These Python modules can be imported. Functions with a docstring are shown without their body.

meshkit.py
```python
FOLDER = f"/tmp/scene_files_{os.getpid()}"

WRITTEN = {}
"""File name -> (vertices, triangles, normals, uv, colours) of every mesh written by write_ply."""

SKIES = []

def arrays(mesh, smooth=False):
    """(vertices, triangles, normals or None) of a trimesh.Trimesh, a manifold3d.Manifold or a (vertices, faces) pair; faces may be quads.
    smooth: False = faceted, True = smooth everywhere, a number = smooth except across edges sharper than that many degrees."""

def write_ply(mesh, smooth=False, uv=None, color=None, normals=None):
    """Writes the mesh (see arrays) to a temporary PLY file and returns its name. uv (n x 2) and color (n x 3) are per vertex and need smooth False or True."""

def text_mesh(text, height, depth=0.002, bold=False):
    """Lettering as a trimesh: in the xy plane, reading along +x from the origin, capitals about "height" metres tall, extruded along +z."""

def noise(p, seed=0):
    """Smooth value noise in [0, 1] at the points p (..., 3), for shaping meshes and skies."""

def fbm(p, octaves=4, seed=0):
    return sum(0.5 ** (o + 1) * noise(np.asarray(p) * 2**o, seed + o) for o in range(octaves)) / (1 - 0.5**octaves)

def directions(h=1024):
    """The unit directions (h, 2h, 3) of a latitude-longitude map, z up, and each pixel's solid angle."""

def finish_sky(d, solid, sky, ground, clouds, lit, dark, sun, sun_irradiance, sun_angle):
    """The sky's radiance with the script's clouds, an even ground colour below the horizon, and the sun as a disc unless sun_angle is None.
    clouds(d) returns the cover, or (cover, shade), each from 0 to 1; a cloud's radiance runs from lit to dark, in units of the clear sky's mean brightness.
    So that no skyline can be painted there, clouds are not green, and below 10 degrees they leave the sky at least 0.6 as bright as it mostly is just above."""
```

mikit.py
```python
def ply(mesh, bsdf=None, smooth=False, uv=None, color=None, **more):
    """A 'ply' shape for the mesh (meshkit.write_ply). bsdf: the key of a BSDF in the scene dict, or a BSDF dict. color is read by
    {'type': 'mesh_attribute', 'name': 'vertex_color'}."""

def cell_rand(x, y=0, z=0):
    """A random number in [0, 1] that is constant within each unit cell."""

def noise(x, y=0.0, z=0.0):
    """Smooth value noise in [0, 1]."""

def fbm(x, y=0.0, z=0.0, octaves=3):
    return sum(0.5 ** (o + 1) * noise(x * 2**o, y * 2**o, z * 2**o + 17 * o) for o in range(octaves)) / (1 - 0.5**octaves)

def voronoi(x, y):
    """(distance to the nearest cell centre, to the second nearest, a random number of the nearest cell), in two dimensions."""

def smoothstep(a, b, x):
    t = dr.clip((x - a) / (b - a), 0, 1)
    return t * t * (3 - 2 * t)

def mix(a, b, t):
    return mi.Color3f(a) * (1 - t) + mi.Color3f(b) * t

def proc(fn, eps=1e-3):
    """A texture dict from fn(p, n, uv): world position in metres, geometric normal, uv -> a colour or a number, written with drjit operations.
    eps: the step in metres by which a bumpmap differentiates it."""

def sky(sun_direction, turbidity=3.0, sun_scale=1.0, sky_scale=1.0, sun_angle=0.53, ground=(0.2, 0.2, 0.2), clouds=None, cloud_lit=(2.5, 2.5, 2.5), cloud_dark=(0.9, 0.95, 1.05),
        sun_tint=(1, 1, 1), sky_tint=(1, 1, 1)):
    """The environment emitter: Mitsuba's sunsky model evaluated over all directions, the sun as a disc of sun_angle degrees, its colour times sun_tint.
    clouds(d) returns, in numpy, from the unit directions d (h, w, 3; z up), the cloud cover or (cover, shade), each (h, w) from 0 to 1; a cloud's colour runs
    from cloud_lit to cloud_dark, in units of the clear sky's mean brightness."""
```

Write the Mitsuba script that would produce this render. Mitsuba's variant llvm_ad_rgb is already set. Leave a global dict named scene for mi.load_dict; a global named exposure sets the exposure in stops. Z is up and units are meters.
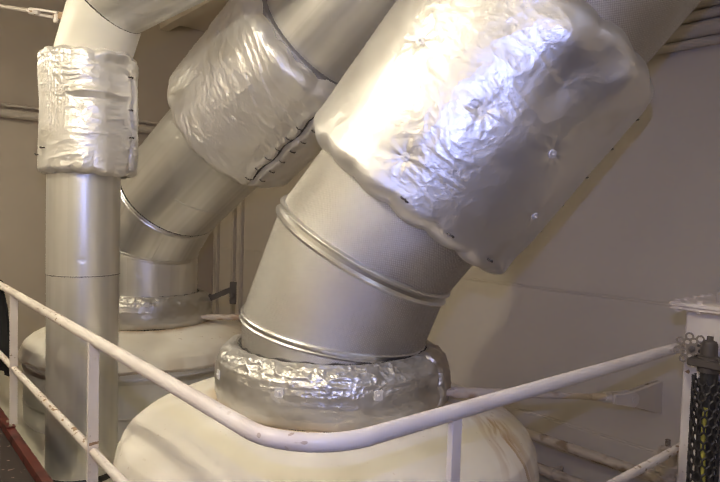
import math, random
import numpy as np, trimesh, mitsuba as mi, drjit as dr
import manifold3d as m3
from shapely.geometry import Point, Polygon, box as sbox
from shapely.ops import unary_union
from shapely import affinity
import mikit, meshkit
from mikit import proc, noise, fbm, mix, smoothstep

T = mi.ScalarTransform4f
scene, labels = {'type': 'scene'}, {}
PI = math.pi
Z = np.array([0, 0, 1.0])
# heading of the camera: the long wall runs along +y, the end wall along +x
th = math.radians(40.3)
FH = np.array([math.sin(th), math.cos(th), 0.0])
RH = np.array([math.cos(th), -math.sin(th), 0.0])

# ------------------------------------------------------------------ camera
CAM = np.array([0, 0, 1.40])
pitch, roll = math.radians(2.58), math.radians(1.7)
FWD = FH * math.cos(pitch) - Z * math.sin(pitch)
UP0 = Z * math.cos(pitch) + FH * math.sin(pitch)
UP = UP0 * math.cos(roll) - RH * math.sin(roll)
scene['camera'] = {'type': 'perspective', 'fov': 2 * math.degrees(math.atan(360 / 600)), 'fov_axis': 'x', 'near_clip': 0.02, 'far_clip': 100.0,
                   'to_world': T().look_at(origin=CAM.tolist(), target=(CAM + FWD).tolist(), up=UP.tolist())}

# ------------------------------------------------------------------ lights
exposure = -0.16
FLASH = CAM + UP * 0.25 - FWD * 0.02
scene['camera_flash'] = {'type': 'spot', 'intensity': {'type': 'rgb', 'value': [2.2, 2.8, 7.0]}, 'cutoff_angle': 56, 'beam_width': 18,
                         'to_world': T().look_at(origin=FLASH.tolist(), target=(FLASH + FWD).tolist(), up=[0, 0, 1])}
KEY = np.array([-0.25, 2.19, 2.86])     # small bright pendant lamp under the ceiling, left of the nearest duct
KEY_COLOUR = np.array([1.0, .91, .70])
KEY_RADIANCE, KEY_R = 345.0, 0.09
WARM, REAR, NEAR = [22, 20, 15], [52, 47, 35.5], [24, 21.8, 16.5]  # radiance of the unseen strip lamps added as warm fill
COOL = [8, 9, 13]
lamps = [  # x, y, z, length, along, radiance, wording
    (-0.20, 4.90, 2.95, 1.50, 'y', REAR, 'unseen warm fill lamp over the walkway, farthest of the row'),
    (-0.80, 0.90, 2.95, 1.50, 'y', WARM, 'unseen warm fill lamp over the walkway, middle of the row'),
    (-0.80, -1.40, 2.95, 1.50, 'y', NEAR, 'unseen warm fill lamp over the walkway, nearest of the row'),
    (1.9, -1.5, 3.30, 1.30, 'x', COOL, 'cool white ceiling lamp over the near end of the long wall'),
]

# ------------------------------------------------------------------ materials
TANK = np.array([1.786, 2.288, 0])
def rgb(*c): return {'type': 'rgb', 'value': list(c)}
def pr_(base, rough, metal=0.0, bump=None, scale=1.0, **k):
    b = {'type': 'principled', 'base_color': base, 'roughness': rough, 'metallic': metal, **k}
    if bump is not None:
        b = {'type': 'bumpmap', 'arbitrary': bump, 'scale': scale, 'bsdf': b}
    return {'type': 'twosided', 'bsdf': b}

def foil_col(p, n, uv):
    d = smoothstep(0.56, 0.78, fbm(p.x * 5 + 3, p.y * 5, p.z * 5, 3))
    return mix((.86, .84, .80), (.76, .73, .67), d)
def foil_bump(p, n, uv):
    a = fbm(p.x * 30, p.y * 30, p.z * 30, 2)
    r = 1 - dr.abs(2 * noise(p.x * 38 + 9, p.y * 38, p.z * 38 + 3 * a) - 1)
    s = noise(uv.x * 120, uv.y * 14) + noise(uv.x * 16, uv.y * 130)
    return 0.0008 * a + 0.0006 * r * r * r + 0.0003 * s
def foil_rough(p, n, uv):
    return 0.39 + 0.12 * noise(p.x * 11, p.y * 11, p.z * 11)
scene['foil'] = pr_(proc(foil_col), proc(foil_rough), 0.90, proc(foil_bump, 2e-3))

scene['matte_foil'] = pr_(proc(foil_col), .40, 0.68, proc(foil_bump, 2e-3))
def collar_look(z0):
    def collar_bump(p, n, uv):
        r = 1 - dr.abs(2 * noise(p.x * 55 + 9, p.y * 55, p.z * 55) - 1)
        r2 = 1 - dr.abs(2 * noise(p.x * 24 + 4, p.y * 24, p.z * 40) - 1)
        top = smoothstep(.64, .70, p.z - z0)
        return (0.0008 + .0012 * top) * r * r + (.0010 + .0016 * top) * r2 * r2 * r2
    def collar_col(p, n, uv):
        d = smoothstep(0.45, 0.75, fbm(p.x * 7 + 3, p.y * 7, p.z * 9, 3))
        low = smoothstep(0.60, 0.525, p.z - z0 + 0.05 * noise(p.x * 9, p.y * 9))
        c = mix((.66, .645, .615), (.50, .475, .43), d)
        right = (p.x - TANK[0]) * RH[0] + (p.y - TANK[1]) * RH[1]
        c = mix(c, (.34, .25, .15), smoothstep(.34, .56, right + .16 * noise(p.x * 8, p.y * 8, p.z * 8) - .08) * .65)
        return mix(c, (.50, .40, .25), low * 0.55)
    return pr_(proc(collar_col), 0.40, 0.85, proc(collar_bump, 2e-3))
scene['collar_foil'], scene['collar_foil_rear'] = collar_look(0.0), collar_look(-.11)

def dimple(p, n, uv):
    k = 2 * PI / 0.0112
    return 0.0011 * dr.sin(uv.x * k) * dr.sin(uv.y * k) + 0.0012 * fbm(p.x * 9, p.y * 9, p.z * 9, 2)
def duct_col(p, n, uv):
    d = fbm(p.x * 3, p.y * 3, p.z * 3, 3)
    k = 2 * PI / 0.0112
    pit_shade = smoothstep(-.5, .9, dr.sin(uv.x * k) * dr.sin(uv.y * k))   # shading of the embossed dimples put into the colour
    return mix((.80, .775, .73), (.72, .68, .62), smoothstep(.35, .7, d)) * (1 - .48 * pit_shade)
scene['dimpled_aluminium'] = pr_(proc(duct_col), 0.40, 0.93, proc(dimple, 1e-3))
def smooth_bump(p, n, uv):
    dent = smoothstep(0.80, 0.95, noise(p.x * 14, p.y * 14, p.z * 14))
    return 0.0016 * fbm(p.x * 5, p.y * 5, p.z * 5, 2) - 0.0018 * dent
def smooth_col(p, n, uv):
    s = noise(uv.x * 45, uv.y * 1.2)
    return mix((.84, .83, .80), (.74, .73, .69), s)
scene['smooth_aluminium'] = pr_(proc(smooth_col), 0.36, 0.78, proc(smooth_bump, 2e-3))
scene['band_aluminium'] = pr_(rgb(.76, .75, .73), 0.33, 1.0)
def corr_bump(p, n, uv):
    return 0.0012 * dr.sin(uv.x * 2 * PI / 0.028) + 0.0008 * smoothstep(.9, 1.0, dr.sin(uv.y * 2 * PI / 0.06))
scene['ribbed_aluminium'] = pr_(rgb(.82, .81, .77), 0.40, 0.55, proc(corr_bump, 2e-3))

def white_col(p, n, uv):
    chip = smoothstep(0.76, 0.81, noise(p.x * 60, p.y * 60, p.z * 60)) * smoothstep(0.58, 0.75, noise(p.x * 5, p.y * 5, p.z * 5))
    d = fbm(p.x * 8, p.y * 8, p.z * 8, 2)
    return mix(mix((.70, .64, .59), (.62, .55, .50), smoothstep(.4, .8, d)), (.30, .19, .11), chip)
scene['white_paint'] = pr_(proc(white_col), 0.36, 0.0, specular=.5)
scene['pipe_white_paint'] = pr_(rgb(.74, .71, .62), 0.42, 0.0)
def wall_col(p, n, uv):
    d = fbm(p.x * 1.3, p.y * 1.3, p.z * 1.3, 3)
    s = noise(p.x * 30, p.y * 30, p.z * 30)
    return mix((.62, .565, .50), (.58, .525, .455), d * .8 + s * .2)
def wall_bump(p, n, uv):
    return 0.004 * noise(p.x * 3, p.y * 3, p.z * 3) + 0.0004 * noise(p.x * 60, p.y * 60, p.z * 60)
scene['wall_paint'] = pr_(proc(wall_col), 0.50, 0.0, proc(wall_bump, 3e-3), specular=.4)
def end_wall_dimmed_col(p, n, uv):  # wall paint colour lowered to carry the dimmer light at this end
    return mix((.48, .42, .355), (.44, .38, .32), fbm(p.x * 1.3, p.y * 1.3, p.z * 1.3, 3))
scene['end_wall_dimmed_paint'] = pr_(proc(end_wall_dimmed_col), 0.55, 0.0, proc(wall_bump, 3e-3), specular=.3)
scene['pipe_wall_paint'] = pr_(rgb(.50, .45, .39), 0.45)
def dirty_paint(p, n, uv):
    d = fbm(p.x * 14, p.y * 14, p.z * 14, 3)
    return mix((.52, .45, .38), (.28, .20, .13), smoothstep(.45, .7, d))
scene['grimy_paint'] = pr_(proc(dirty_paint), 0.55)
def pink_rust(p, n, uv):
    d = fbm(p.x * 9, p.y * 9, p.z * 9, 3)
    return mix((.60, .52, .45), (.42, .29, .19), smoothstep(.52, .70, d))
scene['rusty_paint'] = pr_(proc(pink_rust), 0.55)

RUN = (.425, -.606)
def dome_col_for(cx, cy, runs=1.0):
    def f(p, n, uv):
        x, y = p.x - cx, p.y - cy
        r = dr.sqrt(x * x + y * y)
        a = dr.atan2(y, x)
        base = mix((.74, .70, .62), (.67, .625, .53), smoothstep(.35, .75, fbm(p.x * 4, p.y * 4, p.z * 4, 3)))
        speck = smoothstep(.84, .92, noise(p.x * 60, p.y * 46, p.z * 46)) * smoothstep(.45, .7, noise(p.x * 6, p.y * 6, p.z * 6))
        base = mix(base, (.40, .31, .20), speck * .4)
        # rust run down the near right shoulder
        dx, dy = x - (RUN[0]), y - (RUN[1])
        al, q = -(.49 * dx + .87 * dy), .87 * dx - .49 * dy
        lane = dr.exp(-dr.square((q - .02) / .085)) * smoothstep(-.05, .02, al) * smoothstep(.75, .30, al)
        streak = smoothstep(.34, .62, fbm(q * 34 + 3 + 2.5 * fbm(al * 6, q * 5, 0, 2), al * 4.0, 1.0, 3))
        base = mix(base, (.38, .23, .10), dr.minimum(lane * (.15 + .75 * streak) * runs, 1))
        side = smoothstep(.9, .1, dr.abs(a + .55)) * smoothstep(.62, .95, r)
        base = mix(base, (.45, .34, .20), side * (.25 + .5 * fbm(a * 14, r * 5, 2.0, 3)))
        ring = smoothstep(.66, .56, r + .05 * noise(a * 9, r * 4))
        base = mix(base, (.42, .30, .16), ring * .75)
        low = smoothstep(.36, .12, p.z) * smoothstep(.3, .7, fbm(a * 10, p.z * 9, 0, 2))
        return mix(base, (.48, .38, .26), low * .55)
    return f
def dome_bump(p, n, uv):
    return 0.010 * fbm(p.x * 3.5, p.y * 3.5, p.z * 3.5, 2) + 0.0006 * noise(p.x * 70, p.y * 70, p.z * 70)
TANK = np.array([1.786, 2.288, 0])
TANK2 = np.array([1.980, 5.240, -.11])
scene['dome_canvas'] = pr_(proc(dome_col_for(*TANK[:2])), 0.55, 0.0, proc(dome_bump, 3e-3), specular=.35)
scene['dome_canvas_rear'] = pr_(proc(dome_col_for(*TANK2[:2], 0.0)), 0.55, 0.0, proc(dome_bump, 3e-3), specular=.35)
def red_col(p, n, uv):
    d = fbm(p.x * 12, p.y * 12, p.z * 12, 3)
    return mix((.085, .014, .010), (.035, .010, .008), smoothstep(.45, .75, d))
scene['red_paint'] = pr_(proc(red_col), 0.4)
def deck_col(p, n, uv):
    s = smoothstep(.86, .92, noise(p.x * 45, p.y * 45))
    return mix((.030, .020, .018), (.18, .11, .09), s)
scene['deck_paint'] = pr_(proc(deck_col), 0.6)
scene['floor_paint'] = pr_(rgb(.46, .43, .35), 0.55)
scene['black_steel'] = pr_(rgb(.035, .032, .03), 0.45)
scene['black_cloth'] = pr_(rgb(.012, .012, .014), 0.9)
scene['yellow_rope'] = pr_(rgb(.42, .38, .07), 0.7)
def rusty_steel(p, n, uv):
    d = fbm(p.x * 90, p.y * 90, p.z * 90, 3)
    return mix((.34, .29, .24), (.20, .15, .11), smoothstep(.35, .65, d))
scene['rusty_steel'] = pr_(proc(rusty_steel), 0.6, 0.2)
scene['dark_seam'] = pr_(rgb(.05, .045, .04), 0.7)
scene['dark_steel'] = pr_(rgb(.095, .08, .07), .55, .3)
scene['wheel_paint'] = pr_(rgb(.21, .175, .14), .5)
scene['hook_steel'] = pr_(rgb(.10, .09, .085), 0.5, 0.6)
scene['dark_foil'] = pr_(rgb(.30, .29, .29), .5, .6, proc(foil_bump, 2e-3))
scene['washer_foil'] = pr_(rgb(.80, .78, .74), 0.5, .35)
scene['lamp_metal'] = pr_(rgb(.75, .75, .75), 0.4)

# ------------------------------------------------------------------ helpers
PLACE = {}
def number(name):
    if name not in PLACE:
        PLACE[name] = 0
        return name
    PLACE[name] += 1
    return '%s_%03d' % (name, PLACE[name])
def obj(name, mesh, mat, parent=None, smooth=35, **kw):
    key = number(parent + '__' + name if parent else name)
    scene[key] = mikit.ply(mesh, mat, smooth=smooth, **kw)
    return key
def again(name, src, parent, tw):
    key = number(parent + '__' + name)
    scene[key] = {**scene[src], 'to_world': tw}
    return key
def thing(name, label, cat, group=None):
    key = number(name)
    labels[key] = {'label': label, 'category': cat}
    if group: labels[key]['group'] = group
    return key
def struct(key, label=None):
    labels[key] = {'kind': 'structure'}
    if label: labels[key]['label'] = label
def plabel(key, text): labels[key] = {'label': text}

def grid(P, close_u=False, close_v=False, uv=None):
    """quads of a (nu, nv, 3) array of points"""
    nu, nv = P.shape[:2]
    iu = np.arange(nu if close_u else nu - 1); iv = np.arange(nv if close_v else nv - 1)
    a, b = np.meshgrid(iu, iv, indexing='ij')
    a2, b2 = (a + 1) % nu, (b + 1) % nv
    f = np.stack([a * nv + b, a2 * nv + b, a2 * nv + b2, a * nv + b2], -1).reshape(-1, 4)
    f = np.vstack([f[:, [0, 1, 2]], f[:, [0, 2, 3]]])
    return trimesh.Trimesh(P.reshape(-1, 3), f, process=False)
def outward(m, inside):
    """flip the faces so that they look away from the points nearest on the axis"""
    c = m.triangles_center; n = m.face_normals
    if np.sum(np.einsum('ij,ij->i', n, c - inside(c)) * m.area_faces) < 0:
        m.invert()
    return m
def frame(d):
    d = np.asarray(d, float) / np.linalg.norm(d)
    e1 = -FH - d * (-FH @ d)
    if np.linalg.norm(e1) < .05: e1 = Z - d * d[2]
    e1 /= np.linalg.norm(e1)
    return d, e1, np.cross(d, e1)
def ring_pts(P, d, r, n=64, nrm=None):
    d, e1, e2 = frame(d)
    t = np.linspace(0, 2 * PI, n, endpoint=False)
    q = P + r * (np.cos(t)[:, None] * e1 + np.sin(t)[:, None] * e2)
    if nrm is not None:
        q = q + ((P - q) @ nrm / (d @ nrm))[:, None] * d
    return q
def bis(a, b):
    n = a + b
    return n / np.linalg.norm(n)
def gore(Pa, na, Pb, nb, d, r, n=128, rows=24, cap=True):
    """a piece of round duct along d between two mitre planes; returns (mesh, uv in metres)"""
    A, B = ring_pts(Pa, d, r, n, na), ring_pts(Pb, d, r, n, nb)
    A, B = np.vstack([A, A[:1]]), np.vstack([B, B[:1]])
    w = np.linspace(0, 1, rows)[None, :, None]
    P = A[:, None] * (1 - w) + B[:, None] * w
    t = np.linspace(0, 2 * PI, n + 1) * r
    uv = np.stack([np.broadcast_to(t[:, None], P.shape[:2]), P @ (np.asarray(d) / np.linalg.norm(d))], -1).reshape(-1, 2)
    m = grid(P)
    v, f = m.vertices, m.faces
    if cap:
        k = len(v); caps = []
        for ringp, c0 in ((P[:, 0], 0), (P[:, -1], rows - 1)):
            pass
    m = trimesh.Trimesh(v, f, process=False)
    ax = np.asarray(d) / np.linalg.norm(d)
    outward(m, lambda c: Pa + ((c - Pa) @ ax)[:, None] * ax)
    return m, uv
def disc_cap(P, d, r, n=64, facing=1):
    q = ring_pts(P, d, r, n)
    v = np.vstack([q, [P]]); i = np.arange(n)
    f = np.stack([i, (i + 1) % n, np.full(n, n)], 1)
    m = trimesh.Trimesh(v, f, process=False)
    if np.sum(m.face_normals @ np.asarray(d)) * facing < 0: m.invert()
    return m
def band(P, d, nrm, r, prof, n=128):
    """a bead of the given profile [(radial, axial)...] round a duct along the plane through P with normal nrm"""
    d, e1, e2 = frame(d)
    t = np.linspace(0, 2 * PI, n, endpoint=False)
    n_ = np.cos(t)[:, None] * e1 + np.sin(t)[:, None] * e2
    rows = []
    for dr_, ax in prof:
        q = P + (r + dr_) * n_
        k = ((P - (P + r * n_)) @ nrm / (d @ nrm))[:, None]
        rows.append(q + k * d + ax * nrm)
    m = grid(np.stack(rows, 1), close_u=True, close_v=True)
    return fix(m)
def fix(m):
    if m.volume < 0: m.invert()
    return m
def lathe(prof, n=48, origin=(0, 0, 0), axis=(0, 0, 1)):
    """revolve a profile [(r, h)...] about axis through origin"""
    d = np.asarray(axis, float) / np.linalg.norm(axis)
    a = np.array([1, 0, 0.]) if abs(d[0]) < .9 else np.array([0, 1., 0])
    e1 = np.cross(d, a); e1 /= np.linalg.norm(e1); e2 = np.cross(d, e1)
    t = np.linspace(0, 2 * PI, n, endpoint=False)
    nn = np.cos(t)[:, None] * e1 + np.sin(t)[:, None] * e2
    P = np.stack([np.asarray(origin, float) + r * nn + h * d for r, h in prof], 1)
    m = grid(P, close_u=True)
    m.merge_vertices(); m.update_faces(m.nondegenerate_faces()); m.remove_unreferenced_vertices()
    return fix(m)
def smooth_path(pts, rad, seg=14):
    """polyline with rounded corners"""
    pts = [np.asarray(p, float) for p in pts]; out = [pts[0]]
    for a, b, c in zip(pts, pts[1:], pts[2:]):
        u, v = a - b, c - b
        lu, lv = np.linalg.norm(u), np.linalg.norm(v); u, v = u / lu, v / lv
        ang = math.acos(np.clip(u @ v, -1, 1))
        k = min(rad / math.tan(ang / 2), lu * .49, lv * .49)
        R = k * math.tan(ang / 2)
        cen = b + bis(u, v) * R / math.sin(ang / 2)
        s, e = b + u * k - cen, b + v * k - cen
        tot = math.acos(np.clip(s @ e / (R * R), -1, 1))
        for i in range(seg + 1):
            w = i / seg
            out.append(cen + (s * math.sin((1 - w) * tot) + e * math.sin(w * tot)) / math.sin(tot))
    return np.array(out + [pts[-1]])
def tube(pts, r, n=20, cap=True):
    pts = np.asarray(pts, float)
    tan = np.gradient(pts, axis=0); tan[0] = pts[1] - pts[0]; tan[-1] = pts[-1] - pts[-2]
    tan /= np.linalg.norm(tan, axis=1, keepdims=True)
    a = np.array([0, 0, 1.]) if abs(tan[0][2]) < .9 else np.array([1., 0, 0])
    e = np.cross(tan[0], a); e /= np.linalg.norm(e); rows = []
    t = np.linspace(0, 2 * PI, n, endpoint=False)
    rr = np.broadcast_to(np.asarray(r, float), (len(pts),))
    for p, d, rad in zip(pts, tan, rr):
        e = e - d * (e @ d); e /= np.linalg.norm(e); g = np.cross(d, e)
        rows.append(p + rad * (np.cos(t)[:, None] * e + np.sin(t)[:, None] * g))
    m = grid(np.stack(rows, 0), close_v=True)
    if cap:
        k = len(m.vertices); i = np.arange(n); last = (len(pts) - 1) * n
        v = np.vstack([m.vertices, [pts[0], pts[-1]]])
        f = np.vstack([m.faces, np.stack([i, (i + 1) % n, np.full(n, k)], 1)[:, ::1], np.stack([last + (i + 1) % n, last + i, np.full(n, k + 1)], 1)])
        m = trimesh.Trimesh(v, f, process=False)
        m.fix_normals() if False else None
    return fix(m)
def rbox(lo, hi, c=0.004):
    """box with chamfered edges"""
    lo, hi = np.minimum(lo, hi).astype(float), np.maximum(lo, hi).astype(float)
    c = min(c, .45 * float(min(hi - lo)))
    pts = []
    for s in np.ndindex(2, 2, 2):
        q = np.where(s, hi, lo); sg = np.where(s, -1, 1)
        for k in range(3):
            v = q + sg * c; v[k] = q[k]; pts.append(v)
    return m3_mesh(m3.Manifold.hull_points(np.array(pts)))
def m3_mesh(m):
    g = m.to_mesh()
    return trimesh.Trimesh(g.vert_properties[:, :3], g.tri_verts, process=False)
def bar(a, b, w, h, up=(0, 0, 1), c=.002):
    """rectangular bar from a to b"""
    a, b = np.asarray(a, float), np.asarray(b, float)
    d = b - a; L = np.linalg.norm(d); d /= L
    s = np.cross(up, d); s /= np.linalg.norm(s); u = np.cross(d, s)
    m = rbox((0, -w / 2, -h / 2), (L, w / 2, h / 2), c)
    M = np.eye(4); M[:3, 0], M[:3, 1], M[:3, 2], M[:3, 3] = d, s, u, a
    m.apply_transform(M)
    return m
def plate(poly, thick, O, ex, ey):
    """a shapely outline extruded, its xy laid on ex, ey with thickness along ex x ey"""
    m = trimesh.creation.extrude_polygon(poly, thick, engine='earcut')
    ex, ey = np.asarray(ex, float), np.asarray(ey, float); ex /= np.linalg.norm(ex); ey /= np.linalg.norm(ey)
    M = np.eye(4); M[:3, 0], M[:3, 1], M[:3, 2], M[:3, 3] = ex, ey, np.cross(ex, ey), O
    m.apply_transform(M)
    return fix(m)
def hexbolt(O, axis, r=.012, h=.010):
    prof = [(0, 0), (r, 0), (r, h * .8), (r * .85, h), (0, h)]
    return lathe(prof, 6, O, axis)
def cat(*ms): return trimesh.util.concatenate(ms)

# ------------------------------------------------------------------ the room
XW, YW, ZF, ZC, XN, YN = 3.60, 7.20, -0.33, 3.65, -1.7, -3.2
k = obj('floor', rbox((XN, YN, ZF - .2), (XW + .2, YW + .2, ZF), .001), 'floor_paint', smooth=False); struct(k)
k = obj('ceiling', rbox((XN, YN, ZC), (XW + .2, YW + .2, ZC + .2), .001), 'wall_paint', smooth=False); struct(k)
w = obj('wall_right', rbox((XW + .005, YN, ZF), (XW + .2, YW + .2, ZC), .001), 'wall_paint', smooth=False); struct(w, 'beige painted steel wall behind the two big ducts')
for lo, hi in ((ZF, .043), (.047, .057), (.061, .918), (.922, .932), (.936, ZC)):
    if hi < lo: lo, hi = hi, lo + .001
    obj('panel', rbox((XW, YN, lo), (XW + .03, YW, hi), .003), 'wall_paint', w, smooth=False)
k = obj('wall_end', rbox((XN, YW, ZF), (XW, YW + .2, ZC), .001), 'end_wall_dimmed_paint', smooth=False); struct(k, 'beige painted end wall behind the upright pipe')
k = obj('wall_back', rbox((XN, YN - .2, ZF), (XW + .2, YN, ZC), .001), 'wall_paint', smooth=False); struct(k)
k = obj('wall_left', rbox((XN - .2, YN - .2, ZF), (XN, YW + .2, ZC), .001), 'wall_paint', smooth=False); struct(k)
k = obj('trim_1', rbox((2.84, 4.6, ZC - .10), (2.96, YW, ZC), .004), 'wall_paint', smooth=False); struct(k, 'painted steel beam under the ceiling above the end wall')
# upright stiffeners in the far corner
for i, (y, wd) in enumerate(((7.05, .07), (6.61, .045), (6.42, .035))):
    k = obj('trim_%d' % (i + 2), rbox((XW - .05, y - wd / 2, ZF), (XW + .002, y + wd / 2, ZC), .008), 'pipe_wall_paint', smooth=False); struct(k, 'upright painted stiffener in the far corner')
# the raised walkway we stand on
DX, DY = 0.745, 1.075
deck = obj('walkway', cat(rbox((XN, YN, -.10), (DX - .045, YW - .01, 0), .003), rbox((DX - .05, YN, -.10), (XW - .01, DY - .045, 0), .003)), 'deck_paint', smooth=False)
struct(deck, 'dark red-brown raised walkway with red edge')
for m in (bar((DX - .0225, DY - .045, -.03), (DX - .0225, YW - .02, -.03), .045, .16), bar((DX - .045, DY - .0225, -.03), (XW - .02, DY - .0225, -.03), .045, .16)):
    plabel(obj('kerb', m, 'red_paint', deck, smooth=False), 'red painted edge of the walkway')

# ------------------------------------------------------------------ lamps out of view; the warm strips are added as fill light
for x, y, z, L, along, col, text in lamps:
    t = thing('unseen_lamp', text, 'lamp')
    a = np.array([L / 2, .09, 0]) if along == 'x' else np.array([.09, L / 2, 0])
    c = np.array([x, y, z])
    obj('housing', rbox(c - a + [-.02, -.02, .012], c + a + [.02, .02, .07], .01), 'lamp_metal', t, smooth=False)
    for q in (-.7, .7):
        obj('hanger', tube([c + a * np.array([0, q, 0] if along == 'y' else [q, 0, 0]) + [0, 0, .065], c + a * np.array([0, q, 0] if along == 'y' else [q, 0, 0]) + [0, 0, ZC - z + .002]], .008, 10), 'lamp_metal', t)
    key = obj('diffuser', rbox(c - a + [0, 0, -.01], c + a + [0, 0, .011], .004), 'lamp_metal', t, smooth=False)
    scene[key]['emitter'] = {'type': 'area', 'radiance': rgb(*col)}

t = thing('pendant_lamp', 'round warm pendant lamp under the ceiling over the walkway', 'lamp')
obj('base', lathe([(0, KEY[2] + .07), (.05, KEY[2] + .07), (.06, KEY[2] + .09), (.06, KEY[2] + .15), (.012, KEY[2] + .17), (.012, ZC - .03), (.05, ZC - .02), (.05, ZC + .002), (0, ZC + .002)], 32, (KEY[0], KEY[1], 0)), 'lamp_metal', t)
key = obj('globe', trimesh.creation.icosphere(subdivisions=3, radius=KEY_R).apply_translation(KEY), 'lamp_metal', t, smooth=True)
scene[key]['emitter'] = {'type': 'area', 'radiance': rgb(*(KEY_COLOUR * KEY_RADIANCE))}

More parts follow.
